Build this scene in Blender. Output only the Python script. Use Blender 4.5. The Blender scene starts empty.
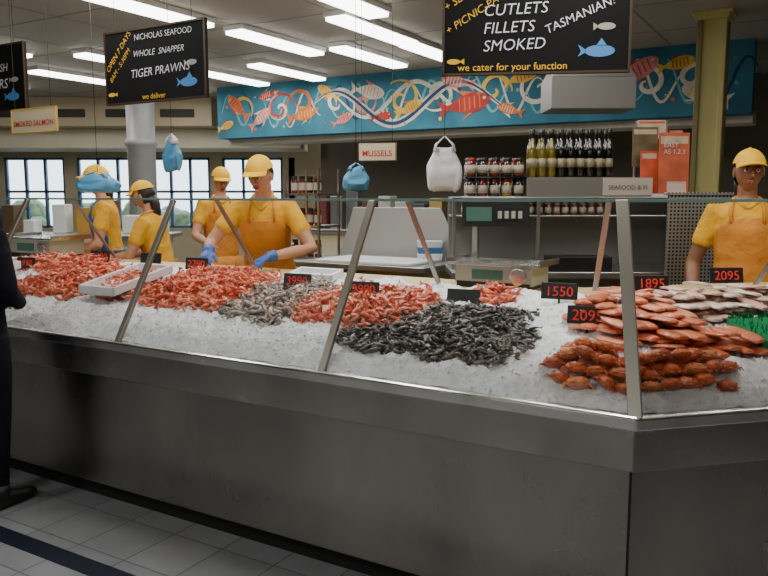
import bpy, math, random
import numpy as np
from mathutils import Vector, Matrix, noise
random.seed(7); rng=np.random.default_rng(7)
V=Vector
scn=bpy.context.scene; COL=scn.collection
# ---------------------------------------------------------------- materials
def lin(c):
    c=c/255.0
    return c/12.92 if c<=.04045 else ((c+.055)/1.055)**2.4
def rgb(r,g,b): return (lin(r),lin(g),lin(b),1)
def M(name,col,rough=.5,metal=0,nz=None,bump=None,emit=0,attr=False,sss=0,coat=0,stretch=None,spec=None):
    m=bpy.data.materials.new(name); m.use_nodes=True
    nt=m.node_tree; N=nt.nodes; L=nt.links; b=N['Principled BSDF']
    b.inputs['Roughness'].default_value=rough; b.inputs['Metallic'].default_value=metal
    b.inputs['Base Color'].default_value=col
    b.inputs['Coat Weight'].default_value=coat
    if spec is not None: b.inputs['Specular IOR Level'].default_value=spec
    tc=N.new('ShaderNodeTexCoord'); mp=N.new('ShaderNodeMapping'); L.new(tc.outputs['Object'],mp.inputs[0])
    if stretch: mp.inputs['Scale'].default_value=stretch
    src=None
    if attr:
        a=N.new('ShaderNodeAttribute'); a.attribute_name='col'; src=a.outputs['Color']; L.new(src,b.inputs['Base Color'])
    if nz:
        t=N.new('ShaderNodeTexNoise'); t.inputs['Scale'].default_value=nz[0]; t.inputs['Detail'].default_value=5
        L.new(mp.outputs[0],t.inputs['Vector'])
        r=N.new('ShaderNodeMapRange'); r.inputs[1].default_value=.3; r.inputs[2].default_value=.7
        r.inputs[3].default_value=1-nz[1]; r.inputs[4].default_value=1+nz[1]; L.new(t.outputs['Fac'],r.inputs[0])
        x=N.new('ShaderNodeMix'); x.data_type='RGBA'; x.blend_type='MULTIPLY'; x.inputs[0].default_value=1
        if src: L.new(src,x.inputs[6])
        else: x.inputs[6].default_value=col
        L.new(r.outputs[0],x.inputs[7]); L.new(x.outputs[2],b.inputs['Base Color'])
        if metal>0:
            q=N.new('ShaderNodeMath'); q.operation='MULTIPLY'; q.inputs[1].default_value=rough
            L.new(r.outputs[0],q.inputs[0]); L.new(q.outputs[0],b.inputs['Roughness'])
    if bump:
        t=N.new('ShaderNodeTexNoise'); t.inputs['Scale'].default_value=bump[0]; t.inputs['Detail'].default_value=4
        L.new(mp.outputs[0],t.inputs['Vector'])
        bp=N.new('ShaderNodeBump'); bp.inputs['Strength'].default_value=bump[1]; bp.inputs['Distance'].default_value=(bump[2] if len(bump)>2 else .01)
        L.new(t.outputs['Fac'],bp.inputs['Height']); L.new(bp.outputs[0],b.inputs['Normal'])
    if emit:
        b.inputs['Emission Color'].default_value=col; b.inputs['Emission Strength'].default_value=emit
    if sss:
        b.inputs['Subsurface Weight'].default_value=sss; b.inputs['Subsurface Radius'].default_value=(.02,.01,.006)
    return m
steel=M('brushed_steel',(.46,.46,.45,1),.32,.95,nz=(3,.08))
steel_front=M('counter_steel',(.34,.32,.285,1),.28,1,nz=(1.6,.28),bump=(5,.06),stretch=(1,1,.6))
steel_band=M('counter_band_steel',(.44,.42,.375,1),.26,1,nz=(2,.28),bump=(5,.06))
steel_rim=M('rim_steel',(.76,.75,.71,1),.24,1,nz=(4,.2))
black=M('black_plastic',(.012,.012,.013,1),.4)
kick=M('kick_black',(.01,.01,.01,1),.6)
white=M('white_paint',(.75,.75,.72,1),.5)
whitep=M('white_plastic',(.82,.83,.85,1),.35)
cream=M('cream_paint',rgb(222,213,188),.6,nz=(2,.06))
creamb=M('cream_bulkhead',rgb(194,179,146),.6,nz=(1.5,.08))
ceilm=M('ceiling_panel',rgb(172,165,148),.7,nz=(1.2,.05))
wallm=M('wall_paint',rgb(120,111,94),.7,nz=(1.5,.1))
yellow=M('yellow_cotton',rgb(228,168,30),.8,nz=(9,.12),bump=(14,.7,.03))
capy=M('yellow_cap',rgb(244,190,36),.75,nz=(12,.08),bump=(60,.2))
orange=M('orange_apron',rgb(216,138,48),.7,nz=(8,.12),bump=(10,.6,.03))
blueap=M('blue_apron',rgb(60,120,185),.6,nz=(8,.12),bump=(10,.6,.03))
gloveb=M('blue_glove',rgb(50,90,165),.4)
darkcl=M('dark_cloth',rgb(16,16,24),.9,nz=(8,.2),bump=(12,.6,.03),spec=.2)
navy=M('trouser_navy',rgb(30,32,44),.8)
shoe=M('shoe_black',(.01,.01,.01,1),.4)
skin1=M('skin_light',rgb(200,146,118),.5,nz=(20,.06),sss=.05)
skin2=M('skin_tan',rgb(142,96,70),.5,nz=(20,.06),sss=.05)
hairm=M('hair_dark',rgb(28,20,16),.5,nz=(60,.3))
eyew=M('eye_white',rgb(225,220,210),.3); irism=M('iris_dark',rgb(30,20,15),.2); lipm=M('lips',rgb(150,75,65),.45)
teal=M('mural_teal',rgb(60,116,134),.85,nz=(1.8,.3),spec=.2)
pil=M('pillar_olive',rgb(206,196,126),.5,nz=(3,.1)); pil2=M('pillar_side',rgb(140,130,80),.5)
boardm=M('chalkboard',rgb(12,12,13),.8,nz=(5,.3),spec=.2); frame=M('board_frame',rgb(60,44,22),.5)
chalk=M('chalk_white',rgb(215,215,222),.8); chalky=M('sign_yellow',rgb(225,180,40),.7); fishblue=M('fish_blue',rgb(70,130,190),.6)
redt=M('red_print',rgb(190,30,24),.6); digit=M('red_digit',rgb(225,50,40),.6,emit=.08)
bluebag=M('blue_bag',rgb(80,145,185),.35,bump=(22,.7)); whitebag=M('white_bag',rgb(225,225,232),.35,bump=(22,.7))
green=M('green_grass_plastic',rgb(20,125,75),.4)
sea=M('seafood_shell',(1,1,1,1),.30,attr=True,nz=(60,.15),coat=.4,bump=(150,.3))
seam_=M('panel_seam',(.02,.02,.02,1),.6)
ice=M('crushed_ice',(.90,.92,.95,1),.35,bump=(48,.9,.015),nz=(30,.12))
def glassmat(name,tint,ior=1.38):
    m=bpy.data.materials.new(name); m.use_nodes=True; nt=m.node_tree; N=nt.nodes; L=nt.links
    N.remove(N['Principled BSDF']); o=N['Material Output']
    t=N.new('ShaderNodeBsdfTransparent'); t.inputs[0].default_value=tint
    g=N.new('ShaderNodeBsdfGlossy'); g.inputs['Roughness'].default_value=.04; g.inputs[0].default_value=(1,1,1,1)
    f=N.new('ShaderNodeFresnel'); f.inputs[0].default_value=ior
    x=N.new('ShaderNodeMixShader'); L.new(f.outputs[0],x.inputs[0]); L.new(t.outputs[0],x.inputs[1]); L.new(g.outputs[0],x.inputs[2]); L.new(x.outputs[0],o.inputs[0])
    return m
glass=glassmat('clear_glass',(.95,.98,.965,1))
glassedge=M('glass_edge',rgb(130,165,155),.15,coat=.5)
def tilemat():
    m=M('floor_tiles',rgb(120,120,116),.35); nt=m.node_tree; N=nt.nodes; L=nt.links; b=N['Principled BSDF']
    tc=N.new('ShaderNodeTexCoord'); br=N.new('ShaderNodeTexBrick'); br.offset=0; br.squash=1
    br.inputs['Scale'].default_value=1; br.inputs['Brick Width'].default_value=.3; br.inputs['Row Height'].default_value=.3
    br.inputs['Mortar Size'].default_value=.004; br.inputs['Color1'].default_value=rgb(156,158,161); br.inputs['Color2'].default_value=rgb(142,145,149)
    br.inputs['Mortar'].default_value=rgb(98,98,98)
    L.new(tc.outputs['Object'],br.inputs[0])
    t=N.new('ShaderNodeTexNoise'); t.inputs['Scale'].default_value=5; t.inputs['Detail'].default_value=6; L.new(tc.outputs['Object'],t.inputs[0])
    x=N.new('ShaderNodeMix'); x.data_type='RGBA'; x.blend_type='MULTIPLY'; x.inputs[0].default_value=.45
    L.new(br.outputs[0],x.inputs[6]); L.new(t.outputs['Fac'],x.inputs[7]); L.new(x.outputs[2],b.inputs['Base Color'])
    return m
tiles=tilemat()
def perfmat():
    m=M('perforated_steel',(.55,.54,.5,1),.4,.7); nt=m.node_tree; N=nt.nodes; L=nt.links; b=N['Principled BSDF']
    tc=N.new('ShaderNodeTexCoord'); mp=N.new('ShaderNodeMapping'); mp.inputs['Rotation'].default_value=(math.pi/2,0,0); v=N.new('ShaderNodeTexVoronoi'); v.voronoi_dimensions='2D'; v.inputs['Scale'].default_value=42; v.inputs['Randomness'].default_value=0
    L.new(tc.outputs['Object'],mp.inputs[0]); L.new(mp.outputs[0],v.inputs['Vector']); r=N.new('ShaderNodeValToRGB'); r.color_ramp.elements[0].position=.27; r.color_ramp.elements[1].position=.34
    r.color_ramp.elements[0].color=(.04,.04,.04,1); r.color_ramp.elements[1].color=(.45,.44,.41,1)
    L.new(v.outputs['Distance'],r.inputs[0]); L.new(r.outputs[0],b.inputs['Base Color']); return m
perf=perfmat()
tube_em=M('fluorescent_diffuser',(1,.99,.97,1),.5,emit=9)
# ---------------------------------------------------------------- mesh builder
class MB:
    def __init__(s): s.v=[];s.f=[];s.m=[]
    def add(s,vs,fs,mi=0):
        o=len(s.v); s.v+= [tuple(x) for x in vs]; s.f+=[tuple(i+o for i in f) for f in fs]; s.m+=[mi]*len(fs)
    def boxf(s,o,a,b,c,mi=0):
        o,a,b,c=V(o),V(a),V(b),V(c)
        vs=[o,o+a,o+a+b,o+b,o+c,o+a+c,o+a+b+c,o+b+c]
        fs=[(0,3,2,1),(4,5,6,7),(0,1,5,4),(1,2,6,5),(2,3,7,6),(3,0,4,7)]
        if a.cross(b).dot(c)<0: fs=[f[::-1] for f in fs]
        s.add(vs,fs,mi)
    def box(s,c,sz,mi=0,R=None):
        R=R or Matrix.Identity(3); a=R@V((sz[0],0,0)); b=R@V((0,sz[1],0)); d=R@V((0,0,sz[2]))
        s.boxf(V(c)-(a+b+d)/2,a,b,d,mi)
    def rings(s,rs,mi=0,cap=True,closed=True):
        n=len(rs[0]); vs=[p for r in rs for p in r]; fs=[]
        for i in range(len(rs)-1):
            for j in range(n if closed else n-1):
                k=(j+1)%n; fs.append((i*n+j,i*n+k,(i+1)*n+k,(i+1)*n+j))
        if cap: fs.append(tuple(range(n))[::-1]); fs.append(tuple((len(rs)-1)*n+j for j in range(n)))
        s.add(vs,fs,mi)
    def loft(s,secs,n=16,mi=0):
        rs=[]
        for c,ax,ay,rx,ry in secs:
            rs.append([V(c)+V(ax)*rx*math.cos(2*math.pi*j/n)+V(ay)*ry*math.sin(2*math.pi*j/n) for j in range(n)])
        s.rings(rs,mi)
    def tube(s,pts,rad,n=8,mi=0,flat=1):
        pts=[V(p) for p in pts]
        if not isinstance(rad,(list,tuple)): rad=[rad]*len(pts)
        secs=[];x=None
        for i,p in enumerate(pts):
            d=(pts[min(i+1,len(pts)-1)]-pts[max(i-1,0)]).normalized()
            if x is None:
                x=d.cross(V((0,0,1)));  x=x if x.length>.1 else d.cross(V((1,0,0)))
            x=(x-d*x.dot(d)).normalized(); y=d.cross(x)
            secs.append((p,x,y,rad[i],rad[i]*flat))
        s.loft(secs,n,mi)
    def lathe(s,prof,o=(0,0,0),n=16,mi=0):
        o=V(o); s.rings([[o+V((r*math.cos(2*math.pi*j/n),r*math.sin(2*math.pi*j/n),z)) for j in range(n)] for r,z in prof],mi)
    def sph(s,c,r,mi=0,n=12,R=None):
        R=R or Matrix.Identity(3); rs=[]
        for i in range(1,n//2+3):
            th=math.pi*(i-.7)/(n//2+2.6-.7+.0)
            th=min(th,math.pi-.08)
            rs.append([V(c)+R@V((r[0]*math.sin(th)*math.cos(2*math.pi*j/n),r[1]*math.sin(th)*math.sin(2*math.pi*j/n),-r[2]*math.cos(th))) for j in range(n)])
        s.rings(rs,mi)
    def obj(s,name,mats,parent=None,smooth=False,bevel=0,local=False):
        me=bpy.data.meshes.new(name); me.from_pydata(s.v,[],s.f)
        for m in mats: me.materials.append(m)
        me.polygons.foreach_set('material_index',s.m)
        if smooth: me.polygons.foreach_set('use_smooth',[True]*len(s.f))
        me.update(); o=bpy.data.objects.new(name,me); COL.objects.link(o)
        if bevel:
            b=o.modifiers.new('b','BEVEL'); b.width=bevel; b.segments=2; b.limit_method='ANGLE'
        if parent: attach(o,parent,local)
        return o
def root(name,loc=(0,0,0),yaw=0,sc=1):
    e=bpy.data.objects.new(name,None); e.location=loc; e.rotation_euler=(0,0,yaw); e.scale=(sc,)*3; e.empty_display_size=.1; COL.objects.link(e); return e
def attach(o,p,local=False):
    o.parent=p
    if not local:
        o.matrix_parent_inverse=(Matrix.LocRotScale(p.location,p.rotation_euler,p.scale)).inverted()
def text(name,s,o,ux,uz,size,mat,parent,align='LEFT',off=.004,bold=0,shear=0):
    cu=bpy.data.curves.new(name,'FONT'); cu.body=s; cu.size=size; cu.align_x=align; cu.resolution_u=3; cu.offset=bold; cu.shear=shear
    t=bpy.data.objects.new(name+'_c',cu); COL.objects.link(t)
    bpy.context.view_layer.update()
    me=bpy.data.meshes.new_from_object(t.evaluated_get(bpy.context.evaluated_depsgraph_get()))
    bpy.data.objects.remove(t)
    ux=V(ux).normalized(); uz=V(uz).normalized(); n=ux.cross(uz)
    o=V(o)+n*off
    me.transform(Matrix(((ux.x,uz.x,n.x,o.x),(ux.y,uz.y,n.y,o.y),(ux.z,uz.z,n.z,o.z),(0,0,0,1))))
    me.materials.clear(); me.materials.append(mat)
    ob=bpy.data.objects.new(name,me); COL.objects.link(ob); attach(ob,parent); return ob
# ---------------------------------------------------------------- site frame (counter corner)
C=V((.81,2.346,0)); D1=V((-.86,.51,0)).normalized(); N1=V((.51,.86,0)).normalized()
D2=V((.9726,.2324,0)).normalized(); N2=V((-.2324,.9726,0)).normalized()
K=V((.1618,1.0668,0)); RIM=.8925
def S1(t,w,z): return C+D1*t+N1*w+V((0,0,z))
def S2(t,w,z): return C+D2*t+N2*w+V((0,0,z))
LT,RT=5.6,2.6
def sweep(mb,prof,mi=0,lt=LT,rt=RT,closed=True):
    rs=[[S1(lt,w,z) for w,z in prof],[C+K*w+V((0,0,z)) for w,z in prof],[S2(rt,w,z) for w,z in prof]]
    mb.rings([r[::-1] for r in rs],mi,cap=closed,closed=closed)
# ---------------------------------------------------------------- room
yaw1=math.atan2(-.51,.86); yaw2=math.atan2(.2324,.9726)
mb=MB(); mb.add([(-22,-14,0),(22,-14,0),(22,22,0),(-22,22,0)],[(0,1,2,3)])
fl=mb.obj('floor',[tiles]); fl.location=C; fl.rotation_euler=(0,0,yaw1)
mb=MB(); st=M('floor_stripe',rgb(26,30,46),.35)
mb.boxf(S1(-3,-.47,.0),D1*10,N1*.10,V((0,0,.003))); mb.obj('trim_1',[st])
mb=MB(); mb.boxf((-14,-7,3.3),(24,0,0),(0,23.5,0),(0,0,.1)); 
for i in range(-12,16):
    p=S1(i*1.2,-4,3.297); mb.boxf(p,D1*.02,N1*20,V((0,0,.004)),1)
for i in range(-3,16):
    p=S1(-10,i*1.2,3.297); mb.boxf(p,D1*22,N1*.02,V((0,0,.004)),1)
mb.obj('ceiling',[ceilm,M('ceiling_grid',rgb(135,130,120),.6)])
mb=MB(); Y=15.2
mb.boxf((-14,Y,0),(13.5,0,0),(0,.2,0),(0,0,.95)); mb.boxf((-14,Y,2.35),(13.5,0,0),(0,.2,0),(0,0,.95))
xs=[-13.5+1.45*i for i in range(9)]
for x in xs: mb.boxf((x-.12,Y,.95),(.24,0,0),(0,.2,0),(0,0,1.4))
mb.boxf((-1.9,Y,.95),(1.4,0,0),(0,.2,0),(0,0,1.4)); mb.obj('wall_back',[creamb])
for i,x in enumerate(xs[:-1]):
    mb=MB(); a=x+.12; w=1.21
    for q in (0,.39,.78,1.16): mb.boxf((a+q,Y+.03,.95),(.05,0,0),(0,.08,0),(0,0,1.4))
    for q in (0,.7,1.35): mb.boxf((a,Y+.03,.95+q),(w,0,0),(0,.08,0),(0,0,.05))
    mb.boxf((a,Y+.07,.95),(w,0,0),(0,.01,0),(0,0,1.4),1)
    mb.obj('window_%d'%(i+1),[M('window_frame',rgb(80,110,150),.5),glass])
mb=MB()
for i in range(60):
    x=-15+i*.27; h=random.uniform(.9,1.55)
    mb.sph((x,17.5+random.uniform(-.4,.4),h-.5),(random.uniform(.25,.45),.4,random.uniform(.4,.6)),random.choice([0,0,1]),10)
mb.boxf((-16,17.3,0),(16,0,0),(0,.5,0),(0,0,.9))
mb.obj('garden_hedge',[M('hedge',rgb(130,150,120),.8,nz=(6,.5),bump=(8,1)),M('hedge2',rgb(150,170,195),.8,nz=(6,.4))],smooth=True)
mb=MB(); mb.boxf((-14,-7,0),(.2,0,0),(0,22.4,0),(0,0,3.3)); mb.obj('wall_left',[wallm])
dark_wall=M('mall_wall',rgb(112,106,96),.6,nz=(.8,.3)); mb=MB(); mb.boxf((-14,-7.2,0),(24,0,0),(0,.2,0),(0,0,3.3))
for i in range(8): mb.boxf((-13+i*2.9,-7.0,0),(.3,0,0),(0,.12,0),(0,0,3.3),1); mb.boxf((-12.5+i*2.9,-6.99,.3),(2.2,0,0),(0,.04,0),(0,0,1.9),2)
mb.obj('wall_front',[dark_wall,creamb,M('shopfront_dark',rgb(50,48,46),.3)])
A=V((-2.66,12.3,0)); dm=V((.868,-.497,0)).normalized(); nm=V((.497,.868,0)).normalized()
mb=MB(); mb.boxf(A+nm*2.6+dm*.2,dm*9,nm*.2,V((0,0,3.3))); 
mb.obj('wall_mid',[wallm])
mb=MB(); mb.boxf((6.6,-7,0),(.2,0,0),(0,17.1,0),(0,0,3.3)); mb.obj('wall_right',[wallm])
mb=MB(); mb.boxf((-12,13.4,2.8),(9,0,0),(0,1.5,0),(0,0,.5)); mb.boxf((-12,13.9,2.45),(10.5,0,0),(0,1.2,0),(0,0,.35),1)
for i in range(9): mb.boxf((-11.5+i*.95,13.38,2.95),(.6,0,0),(0,.03,0),(0,0,.14),2)
mb.obj('ceiling_bulkhead',[creamb,cream,M('vent_dark',rgb(60,58,50),.6)],bevel=.02)
mb=MB(); mb.boxf(A+nm*.25+V((0,0,2.42)),dm*7.72,nm*.5,V((0,0,.14))); mb.obj('trim_2',[cream],bevel=.01)
# ---------------------------------------------------------------- mural
mr=root('seafood_mural',A+dm*3.86+V((0,0,2.9)))
mb=MB(); mb.boxf(A+V((0,0,2.5)),dm*7.72,nm*.25,V((0,0,.8))); mb.obj('mural_panel',[teal],mr)
mats_m=[M('mural_cream',rgb(208,202,182),.8,nz=(6,.2)),M('mural_orange',rgb(204,108,56),.8,nz=(6,.25)),M('mural_red',rgb(168,48,42),.8,nz=(6,.25)),M('mural_yellow',rgb(212,174,70),.8,nz=(6,.2)),
        M('mural_navy',rgb(30,62,104),.8),M('mural_pink',rgb(202,128,120),.8,nz=(6,.2)),M('mural_lightteal',rgb(106,168,176),.8)]
art=MB()
def mp_(s,h,l): return A+dm*s-nm*(.003+.0015*l)+V((0,0,2.5+h))
def ribbon(pts,wid,mi,l):
    n=len(pts); vs=[]
    for i,(s,h) in enumerate(pts):
        a=pts[max(i-1,0)]; b=pts[min(i+1,n-1)]; dx,dy=b[0]-a[0],b[1]-a[1]; q=math.hypot(dx,dy) or 1
        w=wid*(.25+.75*math.sin(math.pi*(i+.5)/n)); vs+= [mp_(s-dy/q*w/2,min(max(h+dx/q*w/2,.005),.795),l),mp_(s+dy/q*w/2,min(max(h-dx/q*w/2,.005),.795),l)]
    art.add(vs,[(2*i,2*i+1,2*i+3,2*i+2) for i in range(n-1)],mi)
def poly(pts,mi,l): art.add([mp_(s,min(max(h,.005),.795),l) for s,h in pts],[tuple(range(len(pts)))],mi)
def fish(s,h,L,ang,mi,mi2,l=4,fat=.2):
    c,sn=math.cos(ang),math.sin(ang); T=lambda x,y:(s+(x*c-y*sn)*L,h+(x*sn+y*c)*L)
    poly([T(.5*math.cos(a),fat*math.sin(a)*(1.1-.5*max(0,-math.cos(a)))) for a in [2*math.pi*i/18 for i in range(18)]],mi,l)
    poly([T(-.42,0),T(-.75,.22),T(-.66,0),T(-.75,-.22)],mi,l)
    poly([T(-.1,fat*.9),T(-.25,fat*1.7),T(.2,fat*1.0)],mi2,l-1); poly([T(0,-fat*.9),T(-.2,-fat*1.7),T(.15,-fat*.9)],mi2,l-1)
    for k in (-.22,-.1,.02,.14,.26): poly([T(k,fat*.7),T(k+.03,fat*.66),T(k+.01,-fat*.66),T(k-.02,-fat*.7)],mi2,l+1)
    poly([T(.38+.035*math.cos(a),.05+.035*math.sin(a)) for a in [2*math.pi*i/8 for i in range(8)]],0,l+2)
def spiral(s,h,r,turn,mi,wid,l,dirn=1,ph=0):
    ribbon([(s+r*(1-i/60)*math.cos(ph+dirn*turn*2*math.pi*i/60),h+r*(1-i/60)*.9*math.sin(ph+dirn*turn*2*math.pi*i/60)) for i in range(56)],wid,mi,l)
for k in range(18):
    s0=.1+k*.42
    ribbon([(s0+i*.03,.4+.28*math.sin(i*.32+k*1.3)*math.cos(i*.05)) for i in range(22)],.035,[6,4,6,0][k%4],1)
ribbon([(1.9+i*.05,.34+.25*math.sin(i*.16+.5)) for i in range(60)],.12,0,3)
ribbon([(1.9+i*.05,.345+.25*math.sin(i*.16+.5)) for i in range(60)],.05,4,4)
ribbon([(2.1+i*.05,.42+.22*math.sin(i*.2+2)) for i in range(50)],.06,0,3)
for j,(s,h,r,t,mi,d) in enumerate([(1.25,.4,.30,1.3,2,1),(1.25,.4,.24,1.3,0,1),(1.65,.45,.28,1.2,1,-1),(2.3,.42,.33,1.2,0,1),(2.75,.4,.2,1.3,5,-1),(3.35,.42,.3,1.4,3,-1),(3.9,.45,.26,1.4,0,1),(.5,.45,.24,1.2,3,1),(5.3,.42,.3,1.3,0,1),(6.1,.45,.3,1.3,1,-1),(7.1,.42,.28,1.3,0,1),(4.7,.45,.25,1.2,3,1),(5.7,.4,.2,1.1,2,-1),(6.6,.4,.26,1.3,0,-1)]):
    spiral(s,h,r,t,mi,.06,3,d,j*1.7)
for a in [(.4,.5,.42,2.4,1,2),(.9,.3,.4,.6,5,0),(1.7,.3,.44,.2,1,3),(2.85,.55,.46,-.2,0,5),(3.5,.3,.36,.4,3,1),(4.35,.3,.6,.15,2,1),(4.15,.6,.4,2.9,5,0),(5.1,.6,.4,.3,3,2),(5.8,.35,.66,3.0,1,2),(6.5,.55,.5,.5,5,2),(7.2,.25,.45,2.8,0,3),(.2,.2,.28,.3,3,2),(2.1,.6,.34,2.6,3,1),(3.05,.2,.28,.1,2,1),(6.95,.6,.34,.2,3,2),(1.0,.62,.3,3.4,2,0),(2.4,.2,.3,.4,5,2),(4.9,.2,.3,2.8,1,0)]:
    fish(*a)
for i in range(40):
    s=random.uniform(.1,7.6);h=random.uniform(.08,.72);r=random.uniform(.01,.028)
    poly([(s+r*math.cos(q*.785),h+r*math.sin(q*.785)) for q in range(8)],random.choice([0,3,6,1]),6)
art.obj('mural_painting',mats_m,mr)
# ---------------------------------------------------------------- pillar, columns, hood
mb=MB(); R=Matrix.Rotation(yaw1,3,'Z')
mb.box((3.11,7.35,1.62),(.21,.21,3.24),0,R)
for sx in (-1,1):
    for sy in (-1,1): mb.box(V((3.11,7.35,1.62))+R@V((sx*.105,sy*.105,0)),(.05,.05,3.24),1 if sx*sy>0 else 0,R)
mb.box((3.11,7.35,3.25),(.30,.30,.05),0,R); mb.box((3.11,7.35,3.285),(.36,.36,.03),0,R); mb.box((3.11,7.35,.1),(.36,.36,.2),1,R)
mb.obj('support_pillar',[pil,pil2],bevel=.008)
mb=MB(); mb.lathe([(.26,0),(.26,.1),(.2,.14),(.2,2.3),(.23,2.32),(.23,2.4),(.2,2.42),(.2,3.2),(.28,3.3)],(-3.55,11.2,0),24); mb.obj('round_column',[M('column_grey',rgb(140,140,138),.4,nz=(3,.1))],smooth=True)
hd=root('range_hood',(1.6,6.1,2.6)); mb=MB()
mb.rings([[V((x,y,z)) for x,y in ((1.28,5.9),(1.93,5.9),(1.93,6.3),(1.28,6.3))] for z in (2.26,2.5)]); 
mb.rings([[V((x,y,z)) for x,y in ((1.28+i,5.9+i),(1.93-i,5.9+i),(1.93-i,6.3-i*.5),(1.28+i,6.3-i*.5))] for z,i in ((2.5,0),(2.8,.15),(3.3,.15))]); mb.obj('hood_body',[M('hood_steel',(.22,.21,.19,1),.45,.5)],hd,bevel=.006)
# ---------------------------------------------------------------- fluorescent lights
def fluoro(x,y,z=3.3,L=1.45,power=11,w=.26):
    r=root('fluorescent_light',(x,y,z-.05)); mb=MB(); a=N1*L; b=D1*w
    o=V((x,y,0))-a/2-b/2
    mb.boxf(o+V((0,0,z-.05)),a,b,V((0,0,.05)),0)
    mb.boxf(o+V((0,0,z-.085))+b*.08+a*.01,a*.98,b*.84,V((0,0,.035)),1); mb.obj('batten',[white,tube_em],r,bevel=.006)
    ld=bpy.data.lights.new('tube_lamp','AREA'); ld.shape='RECTANGLE'; ld.size=L*.95; ld.size_y=w*.8; ld.energy=power; ld.color=(1,.975,.92)
    lo=bpy.data.objects.new('tube_lamp',ld); COL.objects.link(lo); lo.location=(x,y,z-.095); lo.rotation_euler=(0,0,math.atan2(N1.y,N1.x)); attach(lo,r)
for x,y in [(-.09,7.85),(-1.15,8.45),(-.16,9.3),(-1.28,10.4),(-2.15,10.9),(-3.2,9.7),(-4.3,10.9),(-3.3,12.0),(-2.1,7.0),(.62,9.1),(-4.6,8.6),(-6,11.5)]: fluoro(x,y)
for t,w,p in [(.5,.8,28),(2.1,.8,26),(3.8,.8,22),(-1.2,1.1,25),(1.5,2.9,12),(3.2,3.0,10),(1.4,-3.3,26),(3.8,-3.3,24),(-.9,-3.4,24),(2.6,-5.8,18)]:  # display and aisle entries: unseen lamps added to brighten the ice and front floor
    q=S1(t,w,0); fluoro(q.x,q.y,power=p)
# ---------------------------------------------------------------- counter
cr=root('seafood_display_counter',S1(1.5,.5,.45))
mb=MB(); sweep(mb,[(.14,0),(1.45,0),(1.45,.12),(.14,.12)],0); mb.obj('kick_plinth',[kick],cr)
mb=MB(); sweep(mb,[(.06,.11),(1.42,.11),(1.42,1.10),(1.10,1.10),(.06,.70)],0)
sweep(mb,[(.035,.695),(.5,.695),(.5,.86),(.035,.86)],1); mb.obj('front_panels',[steel_front,steel_band],cr,bevel=.004)
mb=MB(); sweep(mb,[(0,.845),(.07,.845),(.07,RIM),(.008,RIM),(0,RIM-.006)],0); mb.obj('rim_rail',[steel_rim],cr,bevel=.005)
mb=MB()
mb.boxf(C+K*.052+V((-.003,0,.11)),V((.006,0,0)),V((0,.01,0)),V((0,0,.585)))
mb.obj('panel_seams',[seam_],cr)
mb=MB(); sweep(mb,[(1.08,1.06),(1.45,1.06),(1.45,1.125),(1.08,1.125)],0); mb.obj('service_ledge',[M('ledge_cream',rgb(206,184,122),.45,nz=(6,.1))],cr,bevel=.006)
def bed(w): return .868+.215*w
def icez(x,y,w):
    f=min(1,max(0,(w-.02)/.1)); n=noise.noise(V((x*6,y*6,0)))*.025+noise.noise(V((x*20,y*20,3)))*.018+noise.noise(V((x*55,y*55,5)))*.009
    return bed(w)+.012+f*(.03+n*1.1)
vs=[];fs=[];ws=np.linspace(.035,1.075,80)
for wing in (0,1):
    T=(5.2 if wing==0 else 2.4); nt=int(T/.012); base=len(vs)
    for i in range(nt+1):
        for w in ws:
            t=.405*w+T*i/nt; p=(S1 if wing==0 else S2)(t,w,0); vs.append((p.x,p.y,icez(p.x,p.y,w)))
    m_=len(ws)
    for i in range(nt):
        for j in range(m_-1):
            q=(base+i*m_+j,base+(i+1)*m_+j,base+(i+1)*m_+j+1,base+i*m_+j+1); fs.append(q[::-1] if wing==0 else q)
me=bpy.data.meshes.new('crushed_ice'); me.from_pydata(vs,[],fs); me.materials.append(ice); me.polygons.foreach_set('use_smooth',[True]*len(fs))
io=bpy.data.objects.new('ice_bed',me); COL.objects.link(io); attach(io,cr)
mb=MB()
for i in range(5500):
    wing=0 if random.random()<.75 else 1; w=random.uniform(.05,.9)**1.3; t=.405*w+random.random()*(5.0 if wing==0 else 2.2)
    p=(S1 if wing==0 else S2)(t,w,0); r=random.uniform(.003,.010); z=icez(p.x,p.y,w)+r*.2
    Rr=Matrix.Rotation(random.uniform(0,6),3,V((random.random(),random.random(),random.random()+.1)).normalized())
    vv=[Rr@V(q)*r+V((p.x,p.y,z)) for q in ((1,0,-.5),(-.6,.8,-.4),(-.5,-.9,-.5),(.1,.1,.9))]
    mb.add(vv,[(0,1,2),(0,3,1),(1,3,2),(2,3,0)])
mb.obj('ice_chips',[ice],cr)
# glass guard
gw,gz,sw=.42,1.575,.75
gr=root('glass_sneeze_guard',S1(1.5,.4,1.25))
mb=MB(); b0=.02; kc=lambda w,z:C+K*w+V((0,0,z))
ts=[0,1.25,2.47,3.7,4.95]
for i in range(4):
    a,b=ts[i],ts[i+1]
    P=[S1(b,b0,RIM),S1(a,b0,RIM) if a else kc(b0,RIM),S1(a,gw,gz) if a else kc(gw,gz),S1(b,gw,gz)]
    mb.add(P,[(0,1,2,3)],0)
for a,b in ((0,1.3),(1.3,2.6)):
    P=[S2(a,b0,RIM) if a else kc(b0,RIM),S2(b,b0,RIM),S2(b,gw,gz),S2(a,gw,gz) if a else kc(gw,gz)]
    mb.add(P,[(0,1,2,3)],0)
mb.add([S1(4.95,gw,gz+.008),kc(gw,gz+.008),kc(sw,gz+.008),S1(4.95,sw,gz+.008)],[(0,1,2,3)],0)
mb.add([kc(gw,gz+.008),S2(2.6,gw,gz+.008),S2(2.6,sw,gz+.008),kc(sw,gz+.008)],[(0,1,2,3)],0)
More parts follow.
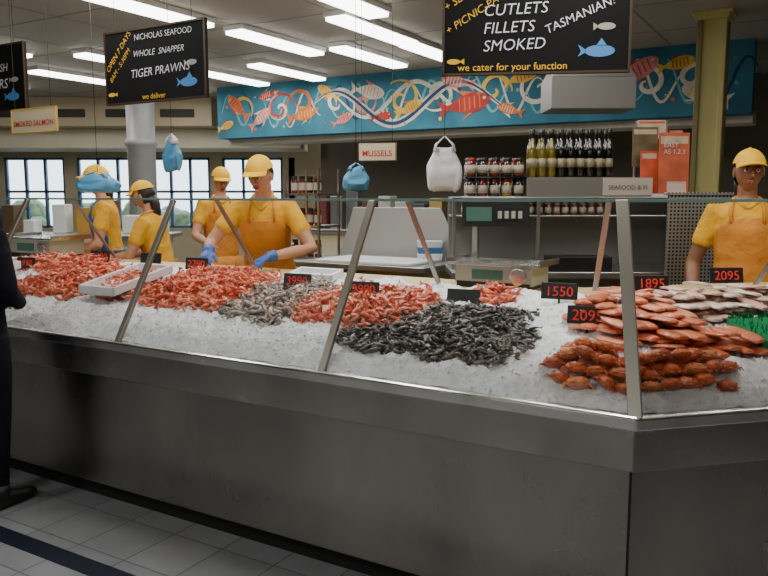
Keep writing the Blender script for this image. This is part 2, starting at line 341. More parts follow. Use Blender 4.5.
mb.obj('glass_panes',[glass],gr)
mb=MB(); 
for w0 in (gw,sw-.012): sweep(mb,[(w0,gz),(w0+.012,gz),(w0+.012,gz+.010),(w0,gz+.010)],0,lt=4.95)
mb.obj('glass_edge_strip',[glassedge],gr)
mb=MB()
def post(p,q,side,mbx,wd=.032,th=.02):
    p,q=V(p),V(q); a=V(side)*wd; c=q-p; b=a.cross(c).normalized()*th; mbx.boxf(p-a/2-b/2,a,b,c)
for t in (1.25,2.47,3.7,4.95):
    post(S1(t,b0,RIM-.01),S1(t,gw,gz),D1,mb); post(S1(t,1.10,1.12),S1(t,sw-.01,gz),D1,mb,.026,.012)
post(kc(b0,RIM-.01),kc(gw,gz+.005),D1,mb,.046,.022); post(kc(1.1,1.12),kc(sw-.01,gz),D1,mb,.026,.012)
for t in (1.3,2.6):
    post(S2(t,b0,RIM-.01),S2(t,gw,gz),D2,mb); post(S2(t,1.1,1.12),S2(t,sw-.01,gz),D2,mb,.026,.012)
mb.obj('steel_posts',[M('post_steel',(.29,.275,.235,1),.4,.85)],gr,bevel=.003)
# ---------------------------------------------------------------- seafood templates
def arr(mb): 
    return np.array(mb.v,dtype=float), mb.f
def prawn_t():
    mb=MB(); prof=[.03,.075,.095,.10,.095,.085,.075,.06,.045,.03]; n=len(prof); pts=[];Rr=.33
    for i in range(n):
        a=-.5+i/(n-1)*2.7; pts.append(V((Rr*math.cos(a),Rr*math.sin(a)*1.15,0)))
    mb.tube(pts,[r*(1.12 if i%2 else .94) for i,r in enumerate(prof)],7)
    body=len(mb.v); e=pts[-1]; d=(pts[-1]-pts[-2]).normalized(); s=V((-d.y,d.x,0))
    for k in (-1,0,1):
        q=e+d*.18+s*k*.1; mb.add([e-s*.02,e+s*.02,q+s*.045+V((0,0,.015)),q-s*.045+V((0,0,.015))],[(0,1,2,3)])
    h=pts[0]; dh=(pts[0]-pts[1]).normalized(); mb.add([h+V((0,0,.03)),h-V((0,0,.03)),h+dh*.28+V((0,0,.02))],[(0,1,2)])
    for k in (-1,1):
        a=h+dh*.05; b=a+dh*.35+V((.15*k,.05,.1)); c=b+V((.25*k,.3,-.05))
        mb.add([a,a+V((.012,0,.012)),b+V((.01,0,.01)),b,c],[(0,1,2,3),(3,2,4)])
    for i in range(1,7):
        p=pts[i]*.75; q=pts[i]*.35+V((.03,0,.03)); mb.add([p,p+V((.03,.02,0)),q],[(0,1,2)])
    v,f=arr(mb); cm=np.ones((len(v),3)); 
    idx=np.arange(body)//7; cm[:body]*=np.where(idx%2==0,.80,1.25)[:,None]; cm[body:]*=.8
    v[:,:2]-=v[:,:2].mean(0); return v,f,cm
def bug_t():
    mb=MB(); X=V((1,0,0)); Z=V((0,0,1)); secs=[]
    for y,rx,rz,z in [(-.42,.16,.07,.03),(-.38,.28,.13,.04),(-.28,.36,.19,.06),(-.12,.38,.23,.07),(.0,.35,.22,.07),(.04,.28,.16,.06),(.09,.31,.19,.06),(.14,.26,.14,.055),(.19,.27,.16,.05),(.25,.22,.12,.04),(.30,.22,.13,.035),(.36,.15,.08,.02),(.40,.12,.05,.01)]:
        secs.append((V((0,y,z)),X,Z,rx,rz))
    mb.loft(secs,12); body=len(mb.v)
    for a in (-.9,-.45,0,.45,.9):
        d=V((math.sin(a),math.cos(a),0)); s=V((d.y,-d.x,0)); b=V((0,.36,0)); mb.add([b-s*.03,b+s*.03,b+d*.16+s*.06+V((0,0,.02)),b+d*.2+V((0,0,.01)),b+d*.16-s*.06+V((0,0,.02))],[(0,1,2,3,4)])
    for sd in (-1,1):
        mb.loft([((sd*.10,-.40,.03),X,Z,.07,.035),((sd*.14,-.46,.03),X,Z,.10,.03),((sd*.13,-.52,.02),X,Z,.05,.015)],8)
        mb.sph((sd*.20,-.36,.18),(.035,.035,.035),0,6)
        for k in range(4):
            y=-.30+k*.13; mb.tube([(sd*.28,y,-.02),(sd*.42,y-.03,.0),(sd*.46,y-.08,-.12)],[.034,.03,.012],5)
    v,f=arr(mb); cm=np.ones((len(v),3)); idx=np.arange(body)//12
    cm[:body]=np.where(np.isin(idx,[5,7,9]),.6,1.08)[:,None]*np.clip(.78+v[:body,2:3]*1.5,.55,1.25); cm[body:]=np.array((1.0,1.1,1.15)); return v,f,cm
def fillet_t():
    n=26;m=10; vs=[];cm=[];fs=[]
    for i in range(n):
        u=i/(n-1); w=.24*math.sin(math.pi*min(1,.12+.86*u)**.8)**.7 if u<.999 else .05
        for j in range(m):
            a=2*math.pi*j/m; z=.08*math.sin(a) if math.sin(a)>0 else .02*math.sin(a)
            vs.append((u-.5,w*math.cos(a)+.03*math.sin(u*3),z*(1-.3*u)+.03*math.sin(u*math.pi)))
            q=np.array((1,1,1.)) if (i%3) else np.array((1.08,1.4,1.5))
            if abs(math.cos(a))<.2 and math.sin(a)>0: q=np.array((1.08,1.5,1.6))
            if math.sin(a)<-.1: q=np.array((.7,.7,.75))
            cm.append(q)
    for i in range(n-1):
        for j in range(m): k=(j+1)%m; fs.append((i*m+j,i*m+k,(i+1)*m+k,(i+1)*m+j))
    fs.append(tuple(range(m))[::-1]); fs.append(tuple((n-1)*m+j for j in range(m)))
    return np.array(vs),fs,np.array(cm)
PT,BT,FT=prawn_t(),bug_t(),fillet_t()
def rotm(yaw,tx,ty):
    return np.array((Matrix.Rotation(yaw,3,'Z')@Matrix.Rotation(tx,3,'X')@Matrix.Rotation(ty,3,'Y')))
def heap(name,tpl,patches,size,cols,dens=900,mound=.05,tilt=.5,base=True,lift=0,szj=.2,grid=None):
    v0,f0,c0=tpl; VS=[];FS=[];CS=[];o=0
    for (wing,t0,t1,w0,w1) in patches:
        S=S1 if wing==0 else S2; yw=yaw1 if wing==0 else yaw2; tc,wc,th,wh=(t0+t1)/2,(w0+w1)/2,(t1-t0)/2,(w1-w0)/2
        items=[]
        if grid:
            dt,dw,layers,yoff,tx,jit=grid
            for ly in range(layers):
                sh=.5*ly
                for iw in range(int((w1-w0)/dw)+1-ly):
                    for it in range(int((t1-t0)/dt)+1-ly):
                        t=t0+(it+sh+(.5 if iw%2 else 0))*dt+random.gauss(0,dt*.12); w=w0+(iw+sh)*dw+random.gauss(0,dw*.10)
                        items.append((t,w,ly*size*.30+size*.05,yw+yoff+random.gauss(0,jit),tx+random.gauss(0,tilt),random.gauss(0,tilt)))
        else:
            for i in range(int((t1-t0)*(w1-w0)*dens)):
                a,b=random.uniform(-1,1),random.uniform(-1,1)
                if a**4+b**4>1.0: continue
                h=mound*(1-abs(a)**3)*(1-abs(b)**3)
                items.append((tc+a*th,wc+b*wh,h*random.uniform(.55,1.0)+size*.06,random.uniform(0,6.28),random.gauss(0,tilt),random.gauss(0,tilt)))
        for (t,w,zz,yy,tx_,ty_) in items:
            if t<.405*w-.02 or w>1.06: continue
            p=S(t,w,0); z=icez(p.x,p.y,w)+lift+zz
            s=size*random.uniform(1-szj,1+szj); Rm=rotm(yy,tx_,ty_)
            VS.append((v0*s)@Rm.T+np.array((p.x,p.y,z))); FS+= [tuple(k+o for k in f) for f in f0]; o+=len(v0)
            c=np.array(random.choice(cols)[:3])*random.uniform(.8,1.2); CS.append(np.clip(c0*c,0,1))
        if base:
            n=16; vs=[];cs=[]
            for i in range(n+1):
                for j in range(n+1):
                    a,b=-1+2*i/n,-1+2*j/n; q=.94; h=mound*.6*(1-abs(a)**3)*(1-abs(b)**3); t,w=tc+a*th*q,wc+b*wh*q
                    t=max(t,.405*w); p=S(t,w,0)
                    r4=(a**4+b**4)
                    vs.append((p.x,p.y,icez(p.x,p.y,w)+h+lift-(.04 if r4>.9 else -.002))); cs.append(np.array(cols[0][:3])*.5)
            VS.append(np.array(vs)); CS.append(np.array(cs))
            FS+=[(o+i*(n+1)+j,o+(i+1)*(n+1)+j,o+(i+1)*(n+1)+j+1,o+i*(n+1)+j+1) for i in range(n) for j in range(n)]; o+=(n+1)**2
    Vv=np.vstack(VS); Cc=np.vstack(CS)
    me=bpy.data.meshes.new(name); me.from_pydata(Vv.tolist(),[],FS); at=me.color_attributes.new('col','FLOAT_COLOR','POINT')
    at.data.foreach_set('color',np.hstack([Cc,np.ones((len(Cc),1))]).ravel()); me.materials.append(sea)
    me.polygons.foreach_set('use_smooth',[True]*len(FS)); me.update()
    ob=bpy.data.objects.new(name,me); COL.objects.link(ob); return ob
OR=[rgb(218,96,60),rgb(230,118,80),rgb(202,80,50),rgb(234,144,110)]
PK=[rgb(224,116,86),rgb(232,144,118),rgb(212,94,66),rgb(238,174,150)]
GY=[rgb(150,142,134),rgb(120,114,108),rgb(176,162,150),rgb(196,160,142)]
DK=[rgb(66,61,58),rgb(82,76,71),rgb(48,45,45),rgb(102,94,88),rgb(124,114,106)]
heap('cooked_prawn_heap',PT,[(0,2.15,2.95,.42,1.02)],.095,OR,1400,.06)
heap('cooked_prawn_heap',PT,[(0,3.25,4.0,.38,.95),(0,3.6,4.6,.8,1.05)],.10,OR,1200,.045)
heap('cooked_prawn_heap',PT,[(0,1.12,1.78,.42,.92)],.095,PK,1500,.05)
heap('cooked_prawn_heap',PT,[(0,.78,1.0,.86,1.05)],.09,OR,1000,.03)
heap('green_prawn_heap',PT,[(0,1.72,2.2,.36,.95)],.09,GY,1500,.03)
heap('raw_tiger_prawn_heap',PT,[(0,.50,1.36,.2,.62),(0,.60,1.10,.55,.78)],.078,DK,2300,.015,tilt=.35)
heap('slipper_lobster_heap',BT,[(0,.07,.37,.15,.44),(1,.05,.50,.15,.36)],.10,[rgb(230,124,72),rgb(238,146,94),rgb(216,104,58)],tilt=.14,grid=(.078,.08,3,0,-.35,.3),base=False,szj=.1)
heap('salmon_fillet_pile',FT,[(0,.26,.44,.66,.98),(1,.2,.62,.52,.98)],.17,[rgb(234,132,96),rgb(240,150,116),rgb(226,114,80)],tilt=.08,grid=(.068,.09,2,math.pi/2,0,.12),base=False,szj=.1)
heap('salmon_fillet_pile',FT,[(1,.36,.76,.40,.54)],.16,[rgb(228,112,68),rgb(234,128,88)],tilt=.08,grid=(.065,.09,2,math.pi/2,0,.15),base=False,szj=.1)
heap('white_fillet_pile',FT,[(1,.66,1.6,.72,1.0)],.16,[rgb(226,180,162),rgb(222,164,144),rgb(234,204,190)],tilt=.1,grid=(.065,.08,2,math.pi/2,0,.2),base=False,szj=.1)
heap('cooked_prawn_heap',PT,[(1,.95,1.9,.16,.3)],.09,OR,900,.03)
for t,w in ((3.08,.62),(1.98+.02,1.03),(4.4,.5)):
    tr=root('foam_tray',S1(t,w,icez(*S1(t,w,0)[:2],w)+.02)); mb=MB(); L_,W_,H_=(.30,.46,.05) if w<1 else (.3,.12,.04)
    o=S1(t-L_/2,w-W_/2,bed(w)+.035); up=V((0,0,1)); sl=(N1+V((0,0,.215))).normalized()
    mb.boxf(o,D1*L_,sl*W_,up*.01)
    for a,b,c in ((o,D1*.018,sl*W_),(o+D1*(L_-.018),D1*.018,sl*W_),(o,D1*L_,sl*.018),(o+sl*(W_-.018),D1*L_,sl*.018)): mb.boxf(a,b,c,up*H_)
    mb.obj('tray_shell',[whitep],tr,bevel=.004)
heap('cooked_prawn_heap',PT,[(0,2.96,3.2,.43,.82)],.09,PK,1600,.02,lift=.03)
mb=MB(); o=S2(.80,.32,bed(.32)+.05); mb.boxf(o,D2*.5,N2*.30+V((0,0,.066)),V((0,0,.035)))
for i in range(420):
    a,b=random.random(),random.choice([random.random(),0.02,.98]); p=o+D2*.5*a+(N2*.30+V((0,0,.066)))*b+V((0,0,.03)); h=random.uniform(.02,.045); d=V((random.uniform(-.012,.012),random.uniform(-.012,.012),h))
    mb.add([p-D2*.004,p+D2*.004,p+d],[(0,1,2)])
mb.obj('plastic_grass_tray',[green])
def tag(S,t,w,s,z,sz=(.165,.075)):
    p=S(t,w,0); g=bed(w)+.03; ux=V((.93,-.36,0)).normalized() if S is S1 else V((.99,.05,0)).normalized(); n=ux.cross(V((0,0,1)))
    up=(V((0,0,1))-n*.2).normalized(); r=root('price_tag',(p.x,p.y,z)); o=V((p.x,p.y,z))-ux*sz[0]/2
    mb=MB(); mb.boxf(o,ux*sz[0],up*sz[1],n*-.006); mb.boxf(V((p.x,p.y,g-.03))-ux*.005,ux*.01,V((0,0,z-g+.05)),n*-.006); mb.obj('tag_plate',[black],r,bevel=.002)
    if s: text('tag_digits',s,V((p.x,p.y,z))+up*sz[1]*.2,ux,up,sz[1]*.85,digit,r,'CENTER',.003,.0002)
for a in [(S1,.55,.9,'1550',1.13),(S1,.34,.62,'2095',1.075),(S2,.70,1.02,'1895',1.155),(S2,1.12,1.04,'2095',1.18),(S1,1.95,.78,'3990',1.11),(S1,1.49,.72,'2990',1.10),(S1,1.0,.84,'',1.08),(S1,3.8,1.0,'2490',1.15),(S2,1.25,.62,'3990',1.08),(S1,2.9,1.0,'2790',1.14),(S1,3.35,1.04,'',1.15),(S1,4.3,.78,'1990',1.10),(S2,1.4,.36,'',1.04)]: tag(*a)
# ---------------------------------------------------------------- interior floor, benches
mb=MB(); sweep(mb,[(1.46,0.001),(3.6,0.001),(3.6,.1),(1.46,.1)],0); mb.obj('floor_platform',[M('platform_grey',rgb(90,84,74),.6,nz=(5,.1))])
bn=root('prep_bench',S1(2.6,2.7,.6)); mb=MB()
mb.boxf(S1(2.0,2.35,1.04),D1*1.2,N1*.75,V((0,0,.04)),0); mb.boxf(S1(2.03,2.4,.1),D1*1.14,N1*.68,V((0,0,.94)),1)
c1=S1(2.0,3.04,1.08)
mb.add([c1+D1*a+N1*b+V((0,0,z)) for b in (0,.025) for a,z in ((0,0),(1.2,0),(1.05,.42),(.22,.42))],[(3,2,1,0),(4,5,6,7),(0,1,5,4),(1,2,6,5),(2,3,7,6),(3,0,4,7)],2)
mb.obj('bench_body',[steel,steel_front,M('splash_steel',(.50,.50,.49,1),.5,.6)],bn,bevel=.004)
mb=MB(); mb.boxf(S1(2.15,2.40,1.082),D1*.85,N1*.5,V((0,0,.02)),0); mb.obj('cutting_board',[whitep],bevel=.004)
ub=root('stacked_tubs',S1(2.3,2.8,1.1)); mb=MB(); q=S1(2.25,2.92,1.082)
for i in range(3): mb.rings([[q+V((sx*a,sy*b,z+i*.05)) for sx,sy in ((-1,-1),(1,-1),(1,1),(-1,1))] for a,b,z in ((.09,.06,0),(.10,.07,.06))],i%2)
mb.obj('tubs',[whitep,M('tub_blue',rgb(60,110,160),.4)],ub,bevel=.006)
def jar(mb,x,y,z,r,h,mi,lid):
    mb.lathe([(r*.9,0),(r,.01),(r,h*.72),(r*.8,h*.8),(r*.8,h*.84)],(x,y,z),12,mi); mb.lathe([(r*.86,h*.82),(r*.88,h*.84),(r*.88,h),(r*.8,h+.002)],(x,y,z),12,lid)
    mb.lathe([(r*1.015,h*.18),(r*1.015,h*.62)],(x,y,z),12,3)
jm=[M('jar_red',rgb(100,36,24),.15,coat=.6),M('jar_yellow',rgb(150,118,50),.15,coat=.6),M('jar_brown',rgb(50,34,25),.15,coat=.6),M('jar_label',rgb(176,166,148),.6),M('jar_lid',rgb(22,22,25),.4),M('jar_lid_red',rgb(140,40,34),.4)]
bb=root('back_bar_unit',(1.3,5.3,.8)); mb=MB(); x0,x1=.47,2.3
mb.boxf((x0,5.0,.1),(x1-x0,0,0),(0,.56,0),(0,0,.95),1); mb.boxf((x0-.02,4.97,1.05),(x1-x0+.04,0,0),(0,.6,0),(0,0,.045),0)
mb.boxf((x0,5.52,1.09),(x1-x0,0,0),(0,.02,0),(0,0,.5),4)
for z in (1.45,1.575): mb.boxf((x0,5.2,z),(x1-x0,0,0),(0,.34,0),(0,0,.016),0)
for x in (x0,1.05,x1-.03): mb.boxf((x,5.2,1.09),(.025,0,0),(0,.025,0),(0,0,.5),0)
for z in (.45,.8): mb.boxf((x0+.02,4.992,z),(x1-x0-.04,0,0),(0,.01,0),(0,0,.012),2)
mb.boxf((1.1,5.0,1.095),(.42,0,0),(0,.18,0),(0,0,.1),3); mb.boxf((.85,5.05,1.095),(.2,0,0),(0,.3,0),(0,0,.04),2)
mb.obj('bar_body',[steel,steel_front,seam_,black,M('bar_splash_steel',(.30,.295,.28,1),.5,.6)],bb,bevel=.004)
mb=MB(); mb.boxf((1.84,4.9,.1),(.5,0,0),(0,.03,0),(0,0,1.5)); mb.boxf((1.82,4.89,1.6),(.54,0,0),(0,.05,0),(0,0,.02)); mb.obj('perforated_steel_screen',[perf],bevel=.003)
mb=MB()
for zt in (1.592,1.73):
    for i in range(5):
        for k in range(2): jar(mb,.60+i*.083,5.27+k*.1,zt,.034,.125,random.choice([0,2,1,2]),random.choice([4,4,5]))
mb.boxf((.56,5.22,1.718),(.42,0,0),(0,.2,0),(0,0,.008),4); mb.obj('condiment_jars',jm,smooth=True)
mb=MB()
for i in range(9): jar(mb,1.02+i*.06,5.27,1.467,.024,.085,[0,5][i%2],3)
mb.obj('sauce_jars',jm,smooth=True)
mb=MB()
for i in range(7): jar(mb,.56+i*.06,5.27,1.467,.024,.08,[1,2][i%2],4)
mb.obj('spice_jars',jm,smooth=True)
bp=root('display_plinth',(1.42,5.36,1.66)); mb=MB(); mb.boxf((.98,5.22,1.592),(.86,0,0),(0,.28,0),(0,0,.13)); mb.obj('plinth_box',[M('plinth_grey',rgb(120,116,108),.5)],bp,bevel=.005)
mb=MB(); mb.boxf((1.50,5.212,1.60),(.34,0,0),(0,.006,0),(0,0,.12)); mb.obj('plinth_card',[M('plinth_white',rgb(196,188,172),.5)],bp)
text('plinth_lettering','SEAFOOD & FI',(1.67,5.212,1.64),(1,0,0),(0,0,1),.042,M('grey_print',rgb(90,80,70),.6),bp,'CENTER')
mb=MB()
for k in range(2):
    for i in range(9):
        x=1.03+i*.066; mi=0 if i<3 else 1; o=(x,5.29+k*.09,1.724)
        mb.lathe([(.024,0),(.027,.006),(.027,.19),(.022,.215),(.011,.245),(.010,.29)],o,12,mi); mb.lathe([(.0125,.27),(.0125,.325),(.009,.328)],o,10,2); mb.lathe([(.0275,.07),(.0275,.13)],o,12,3)
mb.obj('wine_bottles',[M('bottle_gold',rgb(110,98,30),.1,coat=.8),M('bottle_dark',rgb(16,20,12),.08,coat=.8),M('capsule',rgb(25,22,22),.35),M('wine_label',rgb(160,150,120),.6)],smooth=True)
lr=root('leaflet_stand',(2.0,5.35,1.75)); mb=MB()
mb.boxf((1.78,5.24,1.592),(.38,0,0),(0,.24,0),(0,0,.02),0)
for (x,y,z,w,h,c) in [(1.80,5.34,1.61,.12,.30,1),(1.90,5.27,1.61,.21,.42,2),(1.76,5.41,1.80,.18,.28,3),(1.80,5.43,2.00,.20,.13,4),(1.96,5.255,1.61,.13,.09,5),(2.02,5.42,1.9,.1,.16,1)]:
    mb.boxf((x,y,z),(w,0,0),(0,.008,0),(0,.02,h),c); mb.boxf((x+.01,y-.002+.017,z+h*.82),(w-.02,0,0),(0,.004,0),(0,.002,h*.12),(4 if c!=4 else 1))
for (x,y) in ((1.78,5.44),(2.0,5.44)): mb.boxf((x,y,1.6),(.012,0,0),(0,.012,0),(0,0,.52),6)
mb.obj('leaflets',[whitep,M('leaf_orange',rgb(214,90,52),.5,nz=(9,.3)),M('leaf_rust',rgb(206,102,64),.5,nz=(9,.25)),M('leaf_olive',rgb(110,94,62),.5,nz=(9,.4)),M('leaf_cream',rgb(210,186,156),.5,nz=(9,.3)),M('leaf_pale',rgb(216,190,176),.5),steel],lr)
text('leaflet_title','EASY\nAS 1,2,3',(1.925,5.268,1.93),(1,0,0),(0,0,1),.045,chalk,lr)
def scale_(t,w,head,k=1):
    p=S1(t,w,1.126); r=root('weighing_scale',p); ux=-D1; n=-N1; mb=MB()
    def B(x,y,z,sx,sy,sz,mi): mb.boxf(p+ux*(x-sx/2)*k+N1*(y-sy/2)*k+V((0,0,z))*k,ux*sx*k,N1*sy*k,V((0,0,sz))*k,mi)
    B(0,0,0,.40,.26,.02,2); B(0,0,.02,.42,.25,.095,0); B(0,0,.118,.52,.30,.014,1); B(0,-.126,.02,.40,.003,.012,2)
    for s in (-1,1): B(s*.256,0,.13,.008,.30,.02,1)
    for s in (-1,1):
        for q in (-1,1): B(s*.16,q*.1,-.004,.03,.03,.01,2)
    B(-.03,-.127,.045,.17,.004,.05,3)
    c=p+n*.128*k+ux*.14*k+V((0,0,.068))*k
    rs=[[c+ux*math.cos(a)*r_+V((0,0,math.sin(a)*r_))+n*d for a in [2*math.pi*i/18 for i in range(18)]] for r_,d in ((.044,0),(.044,.012),(.038,.014))]; mb.rings(rs,1)
    if head:
        B(-.2,.11,.02,.03,.03,.32,1); h0=p+ux*-.26+N1*.06+V((0,0,.305)); a=V((.36,-.04,0)); d=V((.01,.06,0))
        mb.boxf(h0,a,d,V((0,0,.135)),2)
        f_=a.cross(V((0,0,1))).normalized()
        mb.boxf(h0+a*.06+V((0,0,.03))+f_*.001,a*.38,f_*.003,V((0,0,.075)),3); mb.boxf(h0+a*.5+V((0,0,.03))+f_*.001,a*.44,f_*.003,V((0,0,.075)),4)
        for i in range(4): mb.boxf(h0+a*(.53+.1*i)+V((0,0,.045))+f_*.004,a*.06,f_*.002,V((0,0,.04)),0)
    mb.obj('scale_body',[M('scale_grey',rgb(172,170,158),.45),steel_rim,black,M('lcd_green',rgb(70,108,94),.3,emit=.08),M('lcd_dark',rgb(30,33,33),.3)],r,bevel=.003)
scale_(.98,1.28,True); scale_(4.75,1.27,False,1.2)
rk=root('jar_rack',S1(3.8,3.35,1.2)); mb=MB(); p=S1(4.0,3.3,0)
for z in (.6,1.0,1.3,1.6): mb.boxf(p+V((0,0,z)),-D1*.4,N1*.35,V((0,0,.02)),6)
for a in (0,.38):
    for b in (0,.33): mb.boxf(p-D1*a+N1*b+V((0,0,.1)),-D1*.02,N1*.02,V((0,0,1.75)),6)
for z in (.62,1.02,1.32,1.62):
    for i in range(4):
        q=p-D1*(.06+i*.09)+N1*.08; jar(mb,q.x,q.y,z,.033,.16,random.choice([0,2,2]),random.choice([4,4,5]))
mb.obj('rack_and_jars',jm+[steel],rk)
mb=MB(); mb.boxf((-7.5,9.6,0),(4.6,0,0),(0,.8,0),(0,0,1.05),0); mb.boxf((-7.6,9.5,1.05),(4.8,0,0),(0,1,0),(0,0,.05),1)
for i in range(14):
    x=-7.3+i*.32; h=random.uniform(.12,.45); mb.boxf((x,9.8+random.uniform(0,.3),1.1),(random.uniform(.12,.28),0,0),(0,.25,0),(0,0,h),random.choice([2,3,4,5,1]))
mb.obj('far_stall_counter',[creamb,steel,M('box_yellow',rgb(190,140,50),.6),M('box_blue',rgb(60,84,120),.6),white,M('box_brown',rgb(90,66,44),.6)],bevel=.01)
mb=MB(); mb.boxf((-1.6,10.6,0),(2.6,-1.3,0),(.3,.6,0),(0,0,1.1),0); mb.boxf((-1.65,10.55,1.1),(2.7,-1.35,0),(.34,.68,0),(0,0,.05),1)
for i in range(11):
    x=-1.4+i*.22; h=random.uniform(.15,.6); mb.boxf((x,10.75-i*.11,1.15),(.16,-.08,0),(.1,.2,0),(0,0,h),random.choice([2,3,4,5,1]))
mb.obj('rear_stall_counter',[creamb,steel,M('box_tan',rgb(150,120,60),.6),M('box_grey',rgb(60,60,66),.6),M('box_offwhite',rgb(150,148,140),.6),M('box_red',rgb(90,34,30),.6)],bevel=.01)
# ---------------------------------------------------------------- signs
def chalkboard(o,ux,W,H,z,lines,foot,footx=.5,fish_=True):
    o=V((o[0],o[1],z)); ux=V(ux).normalized(); up=V((0,0,1)); n=ux.cross(up); r=root('chalkboard_sign',o+ux*W/2+up*H/2)
    mb=MB(); mb.boxf(o,ux*W,up*H,-n*.02,0); fw=.012
    for a,b,c in ((o-n*0,ux*W,up*fw),(o+up*(H-fw),ux*W,up*fw),(o,ux*fw,up*H),(o+ux*(W-fw),ux*fw,up*H)): mb.boxf(a+n*.006,b,c,-n*.03,1)
    for s in (.12,.88):
        q=o+ux*W*s+up*H; mb.tube([q,V((q.x,q.y,3.3))],.0022,5,2)
    def F(x,y): return o+ux*x+up*y+n*.003
    if fish_:
        fx,fy,L=W*.84,H*.22,.15
        mb.add([F(fx+L*.5*math.cos(a),fy+L*.2*math.sin(a)) for a in [2*math.pi*i/16 for i in range(16)]],[tuple(range(16))],3)
        mb.add([F(fx-L*.4,fy),F(fx-L*.72,fy+L*.22),F(fx-L*.62,fy),F(fx-L*.72,fy-L*.18)],[(0,1,2,3)],3)
        mb.add([F(fx-.02,fy+L*.15),F(fx+L*.05,fy+L*.42),F(fx+L*.25,fy+L*.14)],[(0,1,2)],3)
        gx,gy=fx+.03,fy+.12
        mb.add([F(gx+.045*math.cos(a),gy+.018*math.sin(a)) for a in [2*math.pi*i/14 for i in range(14)]],[tuple(range(14))],5); mb.add([F(gx-.04,gy),F(gx-.065,gy+.02),F(gx-.065,gy-.02)],[(0,1,2)],5)
        mb.add([F(.06+.035*math.cos(a),.07+.014*math.sin(a)) for a in [2*math.pi*i/14 for i in range(14)]],[tuple(range(14))],4); mb.add([F(.09,.07),F(.115,.085),F(.115,.055)],[(0,1,2)],4)
    mb.obj('board',[boardm,frame,black,fishblue,chalky,M('fish_grey',rgb(150,150,140),.7)],r)
    for (s,x,y,sz,m,sh,rot) in lines:
        u2=ux if not rot else (ux*math.cos(rot)+up*math.sin(rot)); p2=up if not rot else (up*math.cos(rot)-ux*math.sin(rot))
        text('chalk_text',s,o+ux*x*W+up*y*H,u2,p2,sz,m,r,'LEFT',.005,-.0006,sh)
    text('footer_text',foot,o+ux*W*footx+up*.022,ux,up,.052,chalky,r,'CENTER',.005,0)
ds=(.86,-.51,0)
chalkboard((-1.934,5.38),ds,.94,.49,2.22,[('NICHOLAS SEAFOOD',.32,.84,.055,chalk,0,0),('WHOLE  SNAPPER',.30,.62,.058,chalk,.3,0),('TIGER PRAWNS',.27,.34,.078,chalk,.2,.03),('OPEN 7 DAYS',.04,.44,.055,chalky,.2,.8),('8AM - 5:30PM',.07,.30,.048,chalky,.2,.8)],'we deliver')
chalkboard((.303,4.05),(.942,-.13,0),.95,.49,2.22,[('SALMON',.38,.80,.08,chalk,.2,.03),('CUTLETS',.22,.60,.08,chalk,.2,.03),('FILLETS',.22,.42,.08,chalk,.2,.03),('SMOKED',.22,.24,.08,chalk,.2,.03),('TASMANIAN!',.56,.40,.062,chalk,.1,.4),('+ SEAFOOD-PLATTERS',.02,.66,.055,chalky,.2,.55),('+ PICNIC-PACKS',.03,.42,.055,chalky,.2,.55)],'we cater for your function',.38)
chalkboard((-3.42,6.11),ds,.94,.49,2.22,[('WHOLE FISH',.3,.6,.08,chalk,.2,0),('OYSTERS',.35,.35,.1,chalk,.2,0)],'we deliver')
def smallsign(name,o,ux,W,H,s,ts,bord):
    o=V(o); ux=V(ux).normalized(); up=V((0,0,1)); n=ux.cross(up); r=root(name,o); mb=MB(); mb.boxf(o,ux*W,up*H,-n*.012,0)
    for a,b,c in ((o,ux*W,up*.006),(o+up*(H-.006),ux*W,up*.006),(o,ux*.006,up*H),(o+ux*(W-.006),ux*.006,up*H)): mb.boxf(a+n*.003,b,c,-n*.018,2)
    for q in (.1,.9): e=o+ux*W*q+up*H; mb.tube([e,V((e.x,e.y,3.3))],.0018,5,1)
    mb.obj('plate',[M('sign_cream',rgb(206,192,158),.6),black,bord],r); text('lettering',s,o+ux*W/2+up*H*.27,ux,up,ts,redt,r,'CENTER',.004,.0004)
smallsign('mussels_sign',(-.18,5.3,1.835),(.98,-.2,0),.27,.13,'MUSSELS',.055,frame)
smallsign('smoked_salmon_sign',(-2.68,5.53,2.04),ds,.50,.17,'SMOKED SALMON',.055,chalky)
# ---------------------------------------------------------------- plastic bags
def bag(name,p,w,h,mat,mat2=None,top=3.3,fl_=.42,yaw=0):
    r=root(name,p); mb=MB(); rs=[]; n=36; p=V(p); R=Matrix.Rotation(yaw,3,'Z')
    for i in range(17):
        u=i/16; prof=.86+.14*math.sin(u*math.pi*1.2)-.30*max(0,u-.55)/.45; th=fl_*(.55+.6*math.sin(min(1,u*1.6)*math.pi*.8))*(1-.5*max(0,u-.7)/.3)
        if i==0: prof*=.9; th*=.5
        rw=[]
        for j in range(n):
            a=2*math.pi*j/n; cx,cy=math.cos(a),math.sin(a); sx=math.copysign(abs(cx)**.45,cx); sy=math.copysign(abs(cy)**.6,cy)
            nn=noise.noise(V((cx*2.2+p.x*7,cy*2.2,u*2.5)))*.22+noise.noise(V((cx*7,cy*7+p.y,u*3)))*.16
            rw.append(p+R@V((w/2*prof*sx*(1+.35*nn),w/2*th*sy*(1+1.6*nn),h*u+.03*noise.noise(V((a*1.2,u*2,p.x*3))))))
        rs.append(rw)
    mb.rings(rs,0); hk=p+V((0,0,h*1.28))
    for s in (-1,1):
        for q in (-1,1): mb.tube([p+R@V((s*w*.27,q*.012,h*.92)),p+R@V((s*w*.24,q*.01,h*1.08)),hk],[.028,.016,.004],8,1,.35)
    mb.tube([hk-V((0,0,.01)),V((p.x,p.y,top))],.0022,5,2)
    mb.obj('bag_body',[mat,mat2 or mat,black],r,smooth=True)
bag('white_plastic_bag',(.36,4.55,1.63),.21,.25,whitebag,yaw=-.1)
